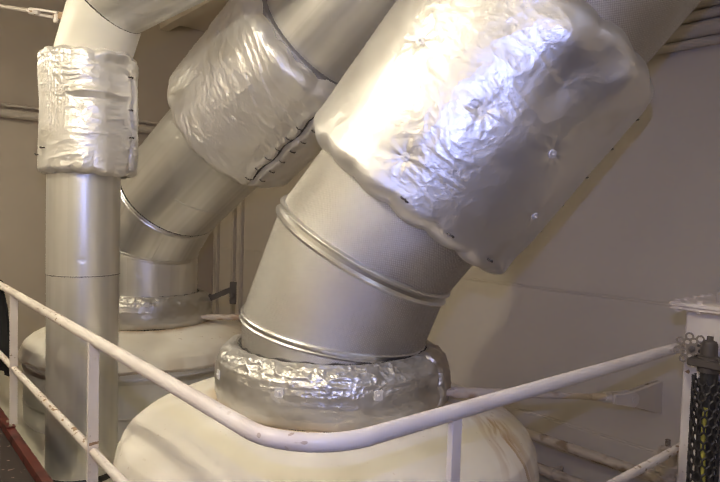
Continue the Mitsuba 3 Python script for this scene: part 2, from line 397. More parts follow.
# ------------------------------------------------------------------ tanks
tank_txt = (('cream domed tank in front of the railing corner, carrying the nearest duct', 'dome_canvas'),
            ('cream domed tank farther back, behind the upright aluminium pipe', 'dome_canvas_rear'))
def tank(C, text, mat, lift):
    t = thing('domed_tank', text, 'tank')
    prof = [(.40, .548), (.50, .534), (.58, .520), (.68, .500), (.77, .477), (.85, .449), (.91, .417), (.95, .383), (.975, .325), (.984, .265), (.98, .21), (.965, .155), (.94, .150), (.93, .165), (.40, .40)]
    P = np.array(prof); P[8:, 1] += lift * np.clip(np.arange(len(P) - 8) / 3, 0, 1); P[-1, 1] = .40
    tt = np.linspace(0, 1, 60); s = np.interp
    dense = [(np.interp(q, np.linspace(0, 1, 12), P[:12, 0]), np.interp(q, np.linspace(0, 1, 12), P[:12, 1])) for q in tt] + [tuple(x) for x in P[12:]]
    m = lathe(dense, 160, C)
    v = np.array(m.vertices); a = np.arctan2(v[:, 1] - C[1], v[:, 0] - C[0])
    nz = meshkit.fbm(v * 2.2 + C[0], 3) - .5
    v += (v - (C + [0, 0, .1])) * (nz * .035)[:, None]
    low = np.exp(-((v[:, 2] - C[2] - .16 - lift) / .03) ** 2)
    v[:, 2] += low * (meshkit.noise(np.stack([np.cos(a) * 5, np.sin(a) * 5, a * 0], 1)) - .5) * .035
    m = trimesh.Trimesh(v, m.faces, process=False)
    plabel(obj('dome', m, mat, t, smooth=60), 'cream canvas covered dome')
    g, uv = gore(np.array([C[0], C[1], ZF + .001]), Z, C + [0, 0, .17 + lift], Z, Z, .945, 128, 12)
    plabel(obj('shell', g, 'ribbed_aluminium', t, smooth=True, uv=uv), 'ribbed aluminium side of the tank')
    obj('rim_band', band(C + [0, 0, .105 + lift], Z, Z, .945, [(-.003, -.022), (.009, -.02), (.012, 0), (.009, .02), (-.003, .022)]), 'band_aluminium', t)
    obj('rim_band', band(C + [0, 0, -.06], Z, Z, .945, [(-.003, -.01), (.006, -.008), (.006, .008), (-.003, .01)]), 'band_aluminium', t)
    return t
for C, (text, mat), lift in zip((TANK, TANK2), tank_txt, (.0, .115)): tank(C, text, mat, lift)

# ------------------------------------------------------------------ ducts
RD = 0.438
def unit(v): v = np.asarray(v, float); return v / np.linalg.norm(v)
D1A, D1B = unit((.180, -.301, .936)), unit((.316, -.528, .788))
P10, P11 = np.array([1.786, 2.288, .846]), np.array([1.862, 2.162, 1.238])
D2A, D2B = unit((.140, -.633, .762)), unit((.180, -.812, .553))
P20, P21 = np.array([2.00, 5.30, 1.107]), np.array([2.066, 4.972, 1.496])
P20[:2] = TANK2[:2]; P21 = P20 + D2A * .511
def to_ceiling(P, d): return P + d * ((ZC - .004 - P[2]) / d[2])
dbl = [(-.004, -.034), (.004, -.033), (.013, -.028), (.016, -.021), (.010, -.013), (.006, -.008), (.006, .008), (.010, .013), (.016, .021), (.013, .028), (.004, .033), (-.004, .034)]
thin = [(-.004, -.022), (.006, -.020), (.011, -.014), (.005, -.007), (.005, .005), (.010, .012), (.006, .018), (-.004, .020)]
one = [(-.003, -.008), (.004, -.007), (.004, .006), (-.003, .008)]
def duct(text, C, P0, P1, dA, dB, mat, seams, b0, b1, riser=None):
    t = thing('exhaust_duct', text, 'duct')
    E = to_ceiling(P1, dB)
    n0, n1 = bis(Z, dA), bis(dA, dB)
    g, uv = gore(C + [0, 0, .60], Z, P0, n0, Z, RD, 160, 14); obj('base_section', g, mat, t, smooth=True, uv=uv)
    g, uv = gore(P0, n0, P1, n1, dA, RD, 160, 24); obj('elbow_section', g, mat, t, smooth=True, uv=uv)
    if riser is None:
        g, uv = gore(P1, n1, E, Z, dB, RD, 160, 60)
    else:
        E = P1 + dB * riser; nr = bis(dB, Z)
        g, uv = gore(P1, n1, E, nr, dB, RD, 160, 60)
        g2, uv2 = gore(E, nr, np.array([E[0], E[1], ZC - .004]), Z, Z, RD, 160, 8)
        g, uv = cat(g, g2), np.vstack([uv, uv2])
    obj('straight_section', g, mat, t, smooth=True, uv=uv)
    plabel(obj('joint_band', band(P0, Z, n0, RD, b0, 160), 'band_aluminium', t), 'beaded metal joint band')
    plabel(obj('joint_band', band(P1, dA, n1, RD, b1, 160), 'band_aluminium', t), 'beaded metal joint band')
    if riser is not None:
        for Pq, dq, nq in ((P0, Z, n0), (P1, dA, n1)):
            plabel(obj('joint_gap', band(Pq + nq * .024, dq, nq, RD, [(-.002, -.005), (.004, -.003), (.004, .003), (-.002, .005)], 160), 'dark_seam', t), 'dark gap along the joint band')
    for s in seams:
        plabel(obj('lap_seam', band(P1 + dB * s, dB, dB, RD, one, 160), mat, t), 'thin lapped sheet seam')
    return t
duct('dimpled aluminium exhaust duct rising from the nearest tank and leaning to the right', TANK, P10, P11, D1A, D1B, 'dimpled_aluminium', (), thin, dbl)
duct2 = duct('smooth aluminium exhaust duct rising from the farther tank behind the upright pipe', TANK2, P20, P21, D2A, D2B, 'smooth_aluminium', (), thin, thin, 2.9)
d_, e1_, e2_ = frame(D2B)
plabel(obj('lap_seam', tube([P21 + D2B * (.42 - .02 * math.cos(3 * a)) + (RD + .001) * (math.cos(a) * e1_ + math.sin(a) * e2_) for a in np.linspace(.35, 2.2, 40)], .005, 8), 'smooth_aluminium', duct2), 'thin lapped sheet seam')
# the short upright lap on the rear elbow
A, B = P20 + D2A * .12, P20 + D2A * .40
d_, e1_, e2_ = frame(D2A)
n_ = math.cos(.55) * e1_ + math.sin(.55) * e2_
obj('lap_seam', bar(A + n_ * (RD + .001), B + n_ * (RD + .001), .012, .006, n_), 'smooth_aluminium', duct2)

# ------------------------------------------------------------------ insulation jackets
def jacket_mesh(P, d, s0, s1, ri, ro, seed, n=420, rows=190, scal=17, amp=.012, rnd=.09, wr=1.0, aniso=1.3, skew=0.0, bigamp=.026, feats=()):
    """a padded sleeve round an axis; feats: callables (t, s, v) -> radial offset"""
    d, e1, e2 = frame(d)
    prof = [(ri, s0 + .02), (ri + .02, s0 + .004)]
    for a in np.linspace(-PI / 2, 0, 12): prof.append((ro - rnd + rnd * math.cos(a), s0 + rnd * .75 + rnd * .75 * math.sin(a)))
    for a in np.linspace(0, PI / 2, 12): prof.append((ro - rnd + rnd * math.cos(a), s1 - rnd * .75 + rnd * .75 * math.sin(a)))
    prof += [(ri + .02, s1 - .004), (ri, s1 - .02)]
    prof = np.array(prof)
    L = np.concatenate([[0], np.cumsum(np.linalg.norm(np.diff(prof, axis=0), axis=1))])
    q = np.linspace(0, L[-1], rows)
    R, S = np.interp(q, L, prof[:, 0]), np.interp(q, L, prof[:, 1])
    t = np.linspace(0, 2 * PI, n, endpoint=False)
    tt, RR = np.meshgrid(t, R, indexing='ij'); SS = np.broadcast_to(S, RR.shape).copy()
    X = np.stack([np.cos(tt) * RR, np.sin(tt) * RR, SS], -1)
    # padded edges pulled in by the lacing
    e0, ee = np.exp(-(SS - s0) / .07), np.exp(-(s1 - SS) / .07)
    sc = np.abs(np.sin(tt * scal / 2 + seed))
    SS -= e0 * amp * (sc * 1.3 + 2.2 * (meshkit.noise(np.stack([np.cos(tt) * 2, np.sin(tt) * 2, tt * 0 + seed], -1)) - .4))
    SS += ee * amp * (sc * 1.3 + 2.2 * (meshkit.noise(np.stack([np.cos(tt) * 2, np.sin(tt) * 2, tt * 0 + seed + 5], -1)) - .4))
    RR = RR + (e0 + ee) * .012 * (sc - .6)
    # wrinkles: a large slack, then creases that run roughly along the sleeve
    # aniso > 1: creases run round the sleeve; skew lets them run slantwise
    XS = X.copy(); XS[..., 2] += skew * ((tt + PI) % (2 * PI) - PI) * ro
    def ridge(q, k): return 1 - np.abs(2 * meshkit.noise(q, k) - 1)
    warp = (meshkit.fbm(X * 4.5 + seed, 2)[..., None] - .5) * 1.6
    big = meshkit.fbm(X * 3.0 + seed, 2, seed) - .5
    A = np.array([1, 1, aniso])
    r1 = ridge(XS * A * 7.5 + seed * 7.3 + warp, seed) ** 3
    r2 = ridge(XS * A * 17 + seed + warp * 1.5, seed + 3) ** 3
    r3 = ridge(XS * np.array([1, 1, 1 + (aniso - 1) * .5]) * 33 + warp * 2, seed + 8) ** 2
    r4 = meshkit.fbm(X * 42 + seed, 2, seed + 4) - .5
    m1 = np.clip(meshkit.noise(X * 3.1 + 20 + seed) * 2.2 - .6, 0, 1)
    m2 = np.clip(meshkit.noise(X * 4.3 + 40 + seed) * 2.2 - .5, 0, 1)
    off = bigamp * big + wr * (.0042 * m1 * r1 + .0030 * m2 * r2 + .0011 * (.4 + m1) * r3 + .0010 * r4)
    inner = np.clip((RR - ri) / max(ro - ri, 1e-3) * 1.6, 0, 1)
    off = off * inner
    for f in feats: off = off + f(tt, SS)
    RR = np.maximum(RR + off - .008, ri)
    V = P + (np.cos(tt) * RR)[..., None] * e1 + (np.sin(tt) * RR)[..., None] * e2 + SS[..., None] * d
    V2 = np.concatenate([V, V[:1]], 0)
    m = grid(V2)
    ax = d
    outward(m, lambda c: P + ((c - P) @ ax)[:, None] * ax)
    uv = np.stack(np.broadcast_arrays(np.concatenate([t, [2 * PI]])[:, None] * ro, q[None, :]), -1).reshape(-1, 2)
    def at(tq, sq, lift=0.0):
        """point and outward normal on the sleeve"""
        col = V[int(round(tq / (2 * PI) * n)) % n]
        mid = np.arange(rows)[(R > ro - .02)]
        sl = SS[int(round(tq / (2 * PI) * n)) % n]
        j = mid[np.argmin(np.abs(sl[mid] - sq))]
        nn = math.cos(tq) * e1 + math.sin(tq) * e2
        return col[j] + nn * lift, nn
    return m, uv, at, (d, e1, e2)
def dimple_at(t0, s0, ro, depth=.02, w=.06):
    def f(tt, SS):
        dt = (tt - t0 + PI) % (2 * PI) - PI
        q = (dt * ro) ** 2 + (SS - s0) ** 2
        a = np.arctan2(SS - s0, dt * ro)
        return -depth * np.exp(-q / (.6 * w) ** 2) - .5 * depth * np.exp(-q / (1.8 * w) ** 2) * (1 + .25 * np.cos(9 * a) + .2 * np.cos(5 * a + 1))
    return f
def groove(t0, ro, s0, s1, depth=.03, w=.014):
    def f(tt, SS):
        dt = ((tt - t0 + PI) % (2 * PI) - PI) * ro
        dt = dt + .012 * np.sin(SS * 23)
        on = 1 / (1 + np.exp(-(SS - s0) / .01)) / (1 + np.exp((SS - s1) / .01))
        return on * (-depth * np.exp(-(dt / w) ** 2) + .45 * depth * np.exp(-((np.abs(dt) - .045) / .03) ** 2))
    return f
def bulge(t0, s0, ro, h, wt, ws):
    def f(tt, SS):
        dt = ((tt - t0 + PI) % (2 * PI) - PI) * ro
        return h * np.exp(-(dt / wt) ** 2 - ((SS - s0) / ws) ** 2)
    return f
def washer(parent, at, fr, t, s, round_=True, size=.017):
    p, nn = at(t, s, .001)
    d = fr[0]; ex = np.cross(d, nn)
    sh = Point(0, 0).buffer(size, 16) if round_ else sbox(-size, -size, size, size).buffer(.003)
    sh = sh.difference(Point(0, 0).buffer(.004))
    m = cat(plate(sh, .004, p, ex, np.cross(nn, ex)), lathe([(0, .0), (.004, 0), (.004, .012), (0, .013)], 8, p, nn))
    plabel(obj('pin_washer', m, 'washer_foil', parent, smooth=False), 'round pin washer' if round_ else 'square pin washer')
def hook(parent, at, fr, t, s, ro, size=.03):
    p, nn = at(t, s, .006)
    ex = np.cross(fr[0], nn)
    pts = [p - ex * size - nn * .004, p - ex * size * .5 + nn * .008, p + nn * .010 + fr[0] * .004, p + ex * size * .5 + nn * .008, p + ex * size - nn * .004]
    obj('lacing_hook', tube(pts, .0038, 8), 'hook_steel', parent)
def seam_strip(parent, at, fr, t, sa, sb, ro, width=.012, lift=.002):
    pts = [at(t - .012 * math.sin(s * 23) / ro, s, lift)[0] for s in np.linspace(sa, sb, 24)]
    plabel(obj('lacing_seam', tube(pts, width / 2, 8), 'dark_seam', parent), 'dark laced seam')

rad = math.radians
# nearest duct
t = thing('insulation_jacket', 'large crinkled foil insulation jacket wrapped round the nearest leaning duct', 'insulation')
R1 = .560; W1 = [(rad(-12), .50), (rad(0), .80), (rad(-38), .86), (rad(34), .84), (rad(52), .62)]
f1 = [dimple_at(a, s, R1, .007, .05) for a, s in W1] + [groove(rad(79), R1, .36, 1.22, .016)] + [bulge(rad(8), 1.17, R1, .030, .10, .07), bulge(rad(36), 1.2, R1, .028, .06, .08), bulge(rad(18), 1.02, R1, -.010, .05, .12), bulge(rad(64), .34, R1, .030, .10, .05)]
m, uv, at, fr = jacket_mesh(P11, D1B, .315, 1.295, RD + .004, R1, 1, feats=f1, n=560, rows=260, amp=.012, wr=.62, aniso=1.4, skew=.15)
obj('sleeve', m, 'foil', t, smooth=True, uv=uv)
for a, s in W1: washer(t, at, fr, a, s)
seam_strip(t, at, fr, rad(79), .40, 1.16, R1)
for s in np.linspace(.42, 1.18, 6): hook(t, at, fr, rad(79), s, R1)
for a in (-2, 22, 47): hook(t, at, fr, rad(a), .375, R1, .016)
# rear duct
t = thing('insulation_jacket', 'crinkled foil insulation jacket on the farther leaning duct, with a laced slit', 'insulation')
R2 = .578; W2 = [(rad(12), .95), (rad(-40), 1.2), (rad(-30), .9)]
S2a, S2b = .935, 1.945
f2 = [dimple_at(a, s + .42, R2, .008, .05) for a, s in W2] + [groove(rad(52), R2, S2a + .03, S2b - .1, .03)]
m, uv, at, fr = jacket_mesh(P21, D2B, S2a, S2b, RD + .004, R2, 4, feats=f2, n=460, rows=220, wr=1.8, aniso=2.6, skew=.35, rnd=.11)
obj('sleeve', m, 'matte_foil', t, smooth=True, uv=uv)
for a, s in W2: washer(t, at, fr, a, s + .42, False, .015)
seam_strip(t, at, fr, rad(52), S2a + .10, S2b - .12, R2, .018, .006)
for s in np.linspace(S2a + .14, S2b - .3, 6):
    for sg in (-1, 1): hook(t, at, fr, rad(52) + sg * .085, s + sg * .012, R2, .024)
E_ = P21 + D2B * (S2b - .03)
plabel(obj('edge_strip', band(E_, D2B, D2B, RD + .006, [(-.004, -.03), (.045, -.03), (.060, -.01), (.030, .05), (-.004, .055)], 120), 'dark_foil', t), 'dark grey turned edge of the sleeve')
for i, a in enumerate(np.linspace(-.9, .5, 9)):
    d_, e1_, e2_ = frame(D2B); nn = math.cos(a) * e1_ + math.sin(a) * e2_
    p = E_ + nn * (RD + .045); ex = np.cross(D2B, nn)
    obj('lacing_hook', tube([p - ex * .02 - D2B * .02, p + nn * .012, p + ex * .018 + D2B * .03], .005, 8), 'band_aluminium', t)

# base collars
def collar(C, text, seed, tseam, marks):
    t = thing('insulation_collar', text, 'insulation')
    d, e1, e2 = frame(Z)
    prof = np.array([(RD + .002, .735), (RD + .006, .768), (RD + .03, .778), (.485, .768), (.520, .745), (.545, .712), (.556, .672), (.560, .625), (.558, .572), (.551, .536), (.536, .517), (.46, .519)])
    L = np.concatenate([[0], np.cumsum(np.linalg.norm(np.diff(prof, axis=0), axis=1))])
    rows, n = 90, 520
    q = np.linspace(0, L[-1], rows); R = np.interp(q, L, prof[:, 0]); S = np.interp(q, L, prof[:, 1])
    tt = np.linspace(0, 2 * PI, n, endpoint=False)
    a, RR = np.meshgrid(tt, R, indexing='ij'); SS = np.broadcast_to(S, RR.shape).copy()
    X = np.stack([np.cos(a) * RR, np.sin(a) * RR, SS], -1) + seed
    top = np.clip((SS - .70) / .05, 0, 1)
    cr = 1 - np.abs(2 * meshkit.noise(X * 17, seed) - 1)
    cr2 = 1 - np.abs(2 * meshkit.noise(X * 36, seed + 1) - 1)
    big = meshkit.fbm(X * 4, 2, seed) - .5
    off = .022 * big + (.12 + top) * (.008 * cr ** 2 + .006 * cr2 ** 2) + .003 * meshkit.fbm(X * 30, 2)
    for ts in tseam:
        dt = ((a - ts + PI) % (2 * PI) - PI) * .55 + .012 * np.sin(SS * 60)
        off -= .028 * np.exp(-(dt / .010) ** 2) - .012 * np.exp(-((np.abs(dt) - .04) / .03) ** 2)
    for mt, mz in marks:
        dt = ((a - mt + PI) % (2 * PI) - PI) * .55
        off -= .004 * np.exp(-(dt ** 2 + (SS - mz) ** 2) / .03 ** 2)
    wgt = np.clip((RR - RD - .01) / .04, 0, 1)
    nr = np.gradient(S, q); nz = np.gradient(R, q)   # outward normal of the profile
    RR = RR + off * wgt * np.clip(-nr, -.2, 1)[None, :]
    SS = SS + off * wgt * np.clip(nz, -.1, 1)[None, :] * .9 + wgt * .010 * (meshkit.noise(np.stack([np.cos(a) * 2, np.sin(a) * 2, a * 0 + seed], -1)) - .5)
    V = C + (np.cos(a) * RR)[..., None] * e1 + (np.sin(a) * RR)[..., None] * e2 + SS[..., None] * Z
    m = grid(np.concatenate([V, V[:1]], 0))
    outward(m, lambda c: C + np.column_stack([(c - C)[:, :2] * (.5 / np.linalg.norm((c - C)[:, :2], axis=1))[:, None], np.full(len(c), .66)]))
    uv = np.stack(np.broadcast_arrays(np.concatenate([tt, [2 * PI]])[:, None] * .55, q[None, :]), -1).reshape(-1, 2)
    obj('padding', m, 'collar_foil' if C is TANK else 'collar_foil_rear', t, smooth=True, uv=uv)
    for mt, mz in marks:
        col = V[int(round(mt / (2 * PI) * n)) % n]; j = 30 + np.argmin(np.abs(col[30:70, 2] - mz)); nn = math.cos(mt) * e1 + math.sin(mt) * e2
        ex = np.cross(Z, nn); p = col[j] + nn * .001
        plabel(obj('pin_washer', cat(plate(sbox(-.015, -.017, .015, .017).buffer(.004).difference(Point(0, 0).buffer(.004)), .004, p, ex, Z), lathe([(0, 0), (.005, 0), (.005, .01), (0, .011)], 8, p, nn)), 'washer_foil', t, smooth=False), 'square pin washer')
    # ragged dark caulk where the foil meets the duct
    pts = [C + (RD + .010 + .004 * math.sin(9 * x + seed)) * (math.cos(x) * e1 + math.sin(x) * e2) + [0, 0, .774 + .004 * math.sin(23 * x)] for x in np.linspace(0, 2 * PI, 160)]
    obj('bead_and_gap_shade', tube(pts, .0045, 6, cap=False), 'dark_seam', t)
    pts = [C + (.540 + .004 * math.sin(7 * x + seed)) * (math.cos(x) * e1 + math.sin(x) * e2) + [0, 0, .524 + .003 * math.sin(19 * x)] for x in np.linspace(0, 2 * PI, 160)]
    obj('bead_and_gap_shade', tube(pts, .006, 6, cap=False), 'dark_seam', t)  # dark ring stands in for shade in the gap under the collar
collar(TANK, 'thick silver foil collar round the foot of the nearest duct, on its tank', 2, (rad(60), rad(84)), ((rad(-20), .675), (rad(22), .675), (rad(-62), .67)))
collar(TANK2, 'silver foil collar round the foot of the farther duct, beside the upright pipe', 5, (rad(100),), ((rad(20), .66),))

# ------------------------------------------------------------------ upright pipe on the left
UPC = np.array([1.130, 4.059, 0]); RP = .213
t = thing('exhaust_pipe', 'upright aluminium clad pipe with a white elbow, standing left of the ducts', 'pipe')
g, uv = gore(UPC + [0, 0, ZF + .03], Z, UPC + [0, 0, .975], Z, Z, RP, 96, 30); obj('lower_section', g, 'smooth_aluminium', t, smooth=True, uv=uv)
g, uv = gore(UPC + [0, 0, .965], Z, UPC + [0, 0, 2.0], Z, Z, RP + .003, 96, 30); obj('upper_section', g, 'smooth_aluminium', t, smooth=True, uv=uv)
plabel(obj('lap_seam', band(UPC + [0, 0, .968], Z, Z, RP, [(-.002, -.004), (.0045, -.003), (.0045, .002), (-.002, .004)], 96), 'dark_foil', t), 'thin sheet joint round the pipe')
obj('foot_ring', band(UPC + [0, 0, ZF + .02], Z, Z, RP, [(-.01, -.02), (.012, -.02), (.010, .0), (.002, .016), (-.01, .016)], 80), 'black_steel', t)
dE, dH = unit((.162, -.370, .914)), unit((.385, -.888, .245))
EC = UPC + RH * .015
PE0, PE1 = EC + [0, 0, 2.235], UPC + [0.073, -.165, 2.644]
nE0, nE1 = bis(Z, dE), bis(dE, dH)
PE1 = PE0 + dE * .455
RE = .222
g, uv = gore(EC + [0, 0, 1.9], Z, PE0, nE0, Z, RE, 96, 16); ms, us = [g], [uv]
g, uv = gore(PE0, nE0, PE1, nE1, dE, RE, 96, 20); ms.append(g); us.append(uv)
plabel(obj('elbow', cat(*ms), 'pipe_white_paint', t, smooth=True, uv=np.vstack(us)), 'white painted elbow')
E = PE1 + dH * 2.2
nU = bis(dH, Z)
g, uv = gore(PE1, nE1, E, nU, dH, RE + .005, 96, 60); ms, us = [g], [uv]
g, uv = gore(E, nU, np.array([E[0], E[1], ZC - .004]), Z, Z, RE + .005, 96, 10); ms.append(g); us.append(uv)
plabel(obj('overhead_run', cat(*ms), 'smooth_aluminium', t, smooth=True, uv=np.vstack(us)), 'grey metal run going up under the ceiling')
obj('joint_bead', band(PE1, dE, nE1, RE, [(-.003, -.006), (.007, -.004), (.007, .004), (-.003, .006)], 96), 'hook_steel', t)
lug_p = PE0 + np.array([0, 0, .1])
t = thing('insulation_jacket', 'short crinkled foil insulation jacket round the upright pipe under its white elbow', 'insulation')
R3 = .292
W3 = [(rad(12), 1.98), (rad(-8), 2.09)]
def pleats(tt, SS):
    dt = (tt + PI) % (2 * PI) - PI
    on = np.exp(-((dt + .62) / .42) ** 2) * np.clip((SS - 1.78) / .1, 0, 1)
    return on * .004 * np.sin(dt * R3 * 2 * PI / .022)
f3 = [dimple_at(a, s, R3, .006, .04) for a, s in W3] + [pleats, bulge(rad(64), 2.33, R3, .03, .10, .03), bulge(rad(58), 2.26, R3, -.022, .1, .03), groove(rad(82), R3, 1.65, 2.2, .02), bulge(rad(30), 2.08, R3, .016, .16, .02), bulge(rad(35), 2.04, R3, -.018, .16, .018)]
m, uv, at, fr = jacket_mesh(UPC + RH * .03, Z, 1.60, 2.33, RE + .022, R3, 9, feats=f3, n=420, rows=220, wr=1.3, aniso=2.2, bigamp=.018, rnd=.05, scal=14, amp=.008)
obj('sleeve', m, 'matte_foil', t, smooth=True, uv=uv)
for a, s in W3: washer(t, at, fr, a, s, False, .013)
for a, s in ((-55, 1.70), (-36, 1.74), (76, 2.20), (76, 2.0), (76, 1.83)): hook(t, at, fr, rad(a), s, R3, .022)

# ------------------------------------------------------------------ tie rods with turnbuckles
def tie_rod(key_text, lug, pin, wall_pt, rust=True):
    lug, pin, wall_pt = (np.asarray(x, float) for x in (lug, pin, wall_pt))
    d = unit(pin - lug); L = np.linalg.norm(pin - lug)
    h = unit(np.cross(Z, d)); v = np.cross(d, h)
    t = thing('tie_rod', key_text, 'tie rod')
    pa = lug + d * .05
    obj('end_lug', cat(rbox((-.05, -.02, -.014), (.06, .02, .014), .004).apply_transform(mat4(d, h, v, lug)), rbox((-.05, -.022, -.03), (-.01, .022, .018), .004).apply_transform(mat4(d, h, v, lug))), 'rusty_paint', t, smooth=False)
    obj('sleeve', lathe([(0, .04), (.022, .04), (.026, .055), (.026, .30 * L), (.033, .31 * L), (.033, .35 * L), (.026, .36 * L), (0, .36 * L)], 20, lug, d), 'rusty_paint', t)
    obj('rod', lathe([(0, .3 * L), (.016, .3 * L), (.016, L - .22), (.018, L - .21), (0, L - .21)], 16, lug, d), 'rusty_paint', t)
    thr = [(0, L - .30)]
    for s in np.arange(L - .30, L - .19, .008): thr += [(.017, s), (.021, s + .004)]
    thr.append((0, L - .19))
    obj('thread', lathe(thr, 16, lug, d), 'rusty_paint', t)
    hub = lathe([(0, L - .20), (.024, L - .20), (.030, L - .19), (.030, L - .16), (.022, L - .15), (0, L - .15)], 20, lug, d)
    obj('fork_socket', hub, 'white_paint', t)
    arm = unary_union([Polygon([(-.16, -.026), (-.10, -.030), (0, -.042), (0, .042), (-.10, .030), (-.16, .026)]), Point(0, 0).buffer(.042, 20)]).difference(Point(0, 0).buffer(.016, 16))
    for sgn in (-1, 1):
        obj('fork_arm', plate(arm, .012, pin + h * (sgn * .025 - .006) , d, v), 'white_paint', t, smooth=False)
    obj('pin', lathe([(0, -.050), (.020, -.050), (.020, -.034), (.015, -.034), (.015, .034), (.022, .034), (.022, .044), (0, .046)], 16, pin, h), 'white_paint', t)
    obj('pin_washer', lathe([(.0155, -.0385), (.032, -.0385), (.032, -.0335), (.0155, -.0335), (.0155, -.0385)], 20, pin, h), 'dark_steel', t)
    return t, d, h, v
def mat4(ex, ey, ez, O):
    M = np.eye(4); M[:3, 0], M[:3, 1], M[:3, 2], M[:3, 3] = ex, ey, ez, O
    return M
def anchor(text, pin, wall_pt):
    d = unit(wall_pt - pin); h = unit(np.cross(Z, d)); v = np.cross(d, h); L = np.linalg.norm(wall_pt - pin)
    poly = unary_union([Polygon([(-.02, -.034), (L + .02, -.098), (L + .02, .098), (-.02, .034)]), Point(0, 0).buffer(.036, 16)]).difference(Point(0, 0).buffer(.0155, 16))
    k = obj('anchor_plate', plate(poly, .022, pin - h * .011, d, v), 'wall_paint', smooth=False)
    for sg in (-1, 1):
        obj('dark_edge', tube([pin + d * .02 + v * sg * .044, pin + d * (L - .004) + v * sg * (.034 + .064 * (L + .016) / (L + .04))], .005, 8), 'grimy_paint', k)  # dark strips along the upper and lower edges of the plate
    labels[k] = {'label': text, 'category': 'anchor plate'}
lug, pin, wp = np.array([2.10, 1.83, .585]), np.array([3.335, 1.557, .408]), np.array([3.60, 1.513, .383])
tie_rod('rusty tie rod running from the nearest tank to a fork at the wall plate', lug, pin, wp)
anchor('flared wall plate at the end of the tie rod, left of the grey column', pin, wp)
off = TANK2 - TANK
lug2 = lug + off
tie_rod('white tie rod on the farther tank, passing behind the foot of the nearest duct', lug2, pin + off * [0, 1, 0], wp + off * [0, 1, 0])
# rusty angle bracket beside the rear collar
k = obj('angle_bracket', cat(bar((2.46, 4.96, .60), (2.60, 4.80, .70), .012, .05), bar((2.60, 4.80, .56), (2.60, 4.80, .76), .06, .012, (1, .9, 0)), lathe([(0, 0), (.02, 0), (.02, .03), (0, .03)], 6, (2.585, 4.79, .64), unit((-.6, -.7, 0))), bar((2.42, 5.0, .565), (2.47, 4.95, .625), .02, .05)), 'dark_steel', smooth=False)
labels[k] = {'label': 'small rusty bracket sticking out beside the collar of the farther duct', 'category': 'bracket'}
# the stay rod at the top left
cl = np.array([.995, 4.085, 2.566])
u0 = unit(np.array([.706, 4.33, 2.627]) - np.array([.913, 4.153, 2.592])); hh = unit(np.cross(Z, u0)); vv = np.cross(u0, hh)
t = thing('stay_rod', 'thin white stay rod with a fork, reaching the white elbow from the end wall', 'rod')
a0 = cl + u0 * .0
obj('lug', rbox((-.09, -.008, -.022), (.05, .008, .022), .004).apply_transform(mat4(u0, hh, vv, a0)), 'rusty_paint', t, smooth=False)
for sg in (-1, 1):
    obj('fork_arm', bar(a0 + u0 * .02 + hh * sg * .014 + vv * sg * .012, a0 + u0 * .155 + hh * sg * .014 + vv * sg * .012, .010, .016, vv), 'white_paint', t, smooth=False)
obj('pin', lathe([(0, -.03), (.014, -.03), (.014, .022), (.010, .024), (0, .026)], 12, a0 + u0 * .03 - vv * .015, vv), 'white_paint', t)
obj('socket', lathe([(0, .14), (.020, .14), (.022, .15), (.022, .19), (.018, .20), (0, .20)], 16, a0, u0), 'white_paint', t)
far = a0 + u0 * ((YW + .005 - a0[1]) / u0[1]) if False else a0 + u0 * 2.6
obj('rod', tube([a0 + u0 * .19, far], .012, 14), 'pipe_wall_paint', t)

# ------------------------------------------------------------------ railing
HR = .86
t = thing('handrail', 'cream painted tube railing with a rounded corner round the walkway', 'railing')
RX, RY = .745, 1.072
obj('top_rail', tube(smooth_path([(RX, 6.6, HR), (RX, RY, HR), (2.95, RY, HR)], .215, 22), .0225, 24), 'white_paint', t, smooth=True)
posts = [(RX, 5.9), (RX, 4.10), (RX, 2.53), (1.275, RY)]
HM = .40
def mid(a, b): obj('mid_rail', tube([a, b], .0175, 18), 'white_paint', t)
for (x0, y0), (x1, y1) in zip(posts[:2], posts[1:3]): mid((x0, y0 - .015, HM), (x1, y1 + .015, HM))
obj('mid_rail', tube(smooth_path([(RX, 2.515, HM), (RX, RY, HM), (1.26, RY, HM)], .15, 16), .0175, 18), 'white_paint', t, smooth=True)
mid((1.29, RY, HM), (2.93, RY, HM))
for x, y in posts:
    along = np.array([0, 1, 0]) if x == RX else np.array([1, 0, 0])
    side = np.array([1, 0, 0]) if x == RX else np.array([0, 1, 0])
    p = obj('post', bar((x, y, .052), (x, y, HR - .01), *((.020, .042) if x == RX else (.040, .020)), side), 'white_paint', t, smooth=False)
    kx, ky = (DX - .0225, y) if x == RX else (x, DY - .0225)
    f = obj('foot_plate', rbox((kx - .026 - .03 * along[0], ky - .026 - .03 * along[1], .0495), (kx + .026 + .03 * along[0], ky + .026 + .03 * along[1], .060), .002), 'red_paint', t, smooth=False)
    for sg in (-1, 1):
        key = number(f + '__bolt'); scene[key] = mikit.ply(hexbolt(np.array([kx, ky, .059]) + along * sg * .042, Z, .010, .012), 'rusty_steel', smooth=False)

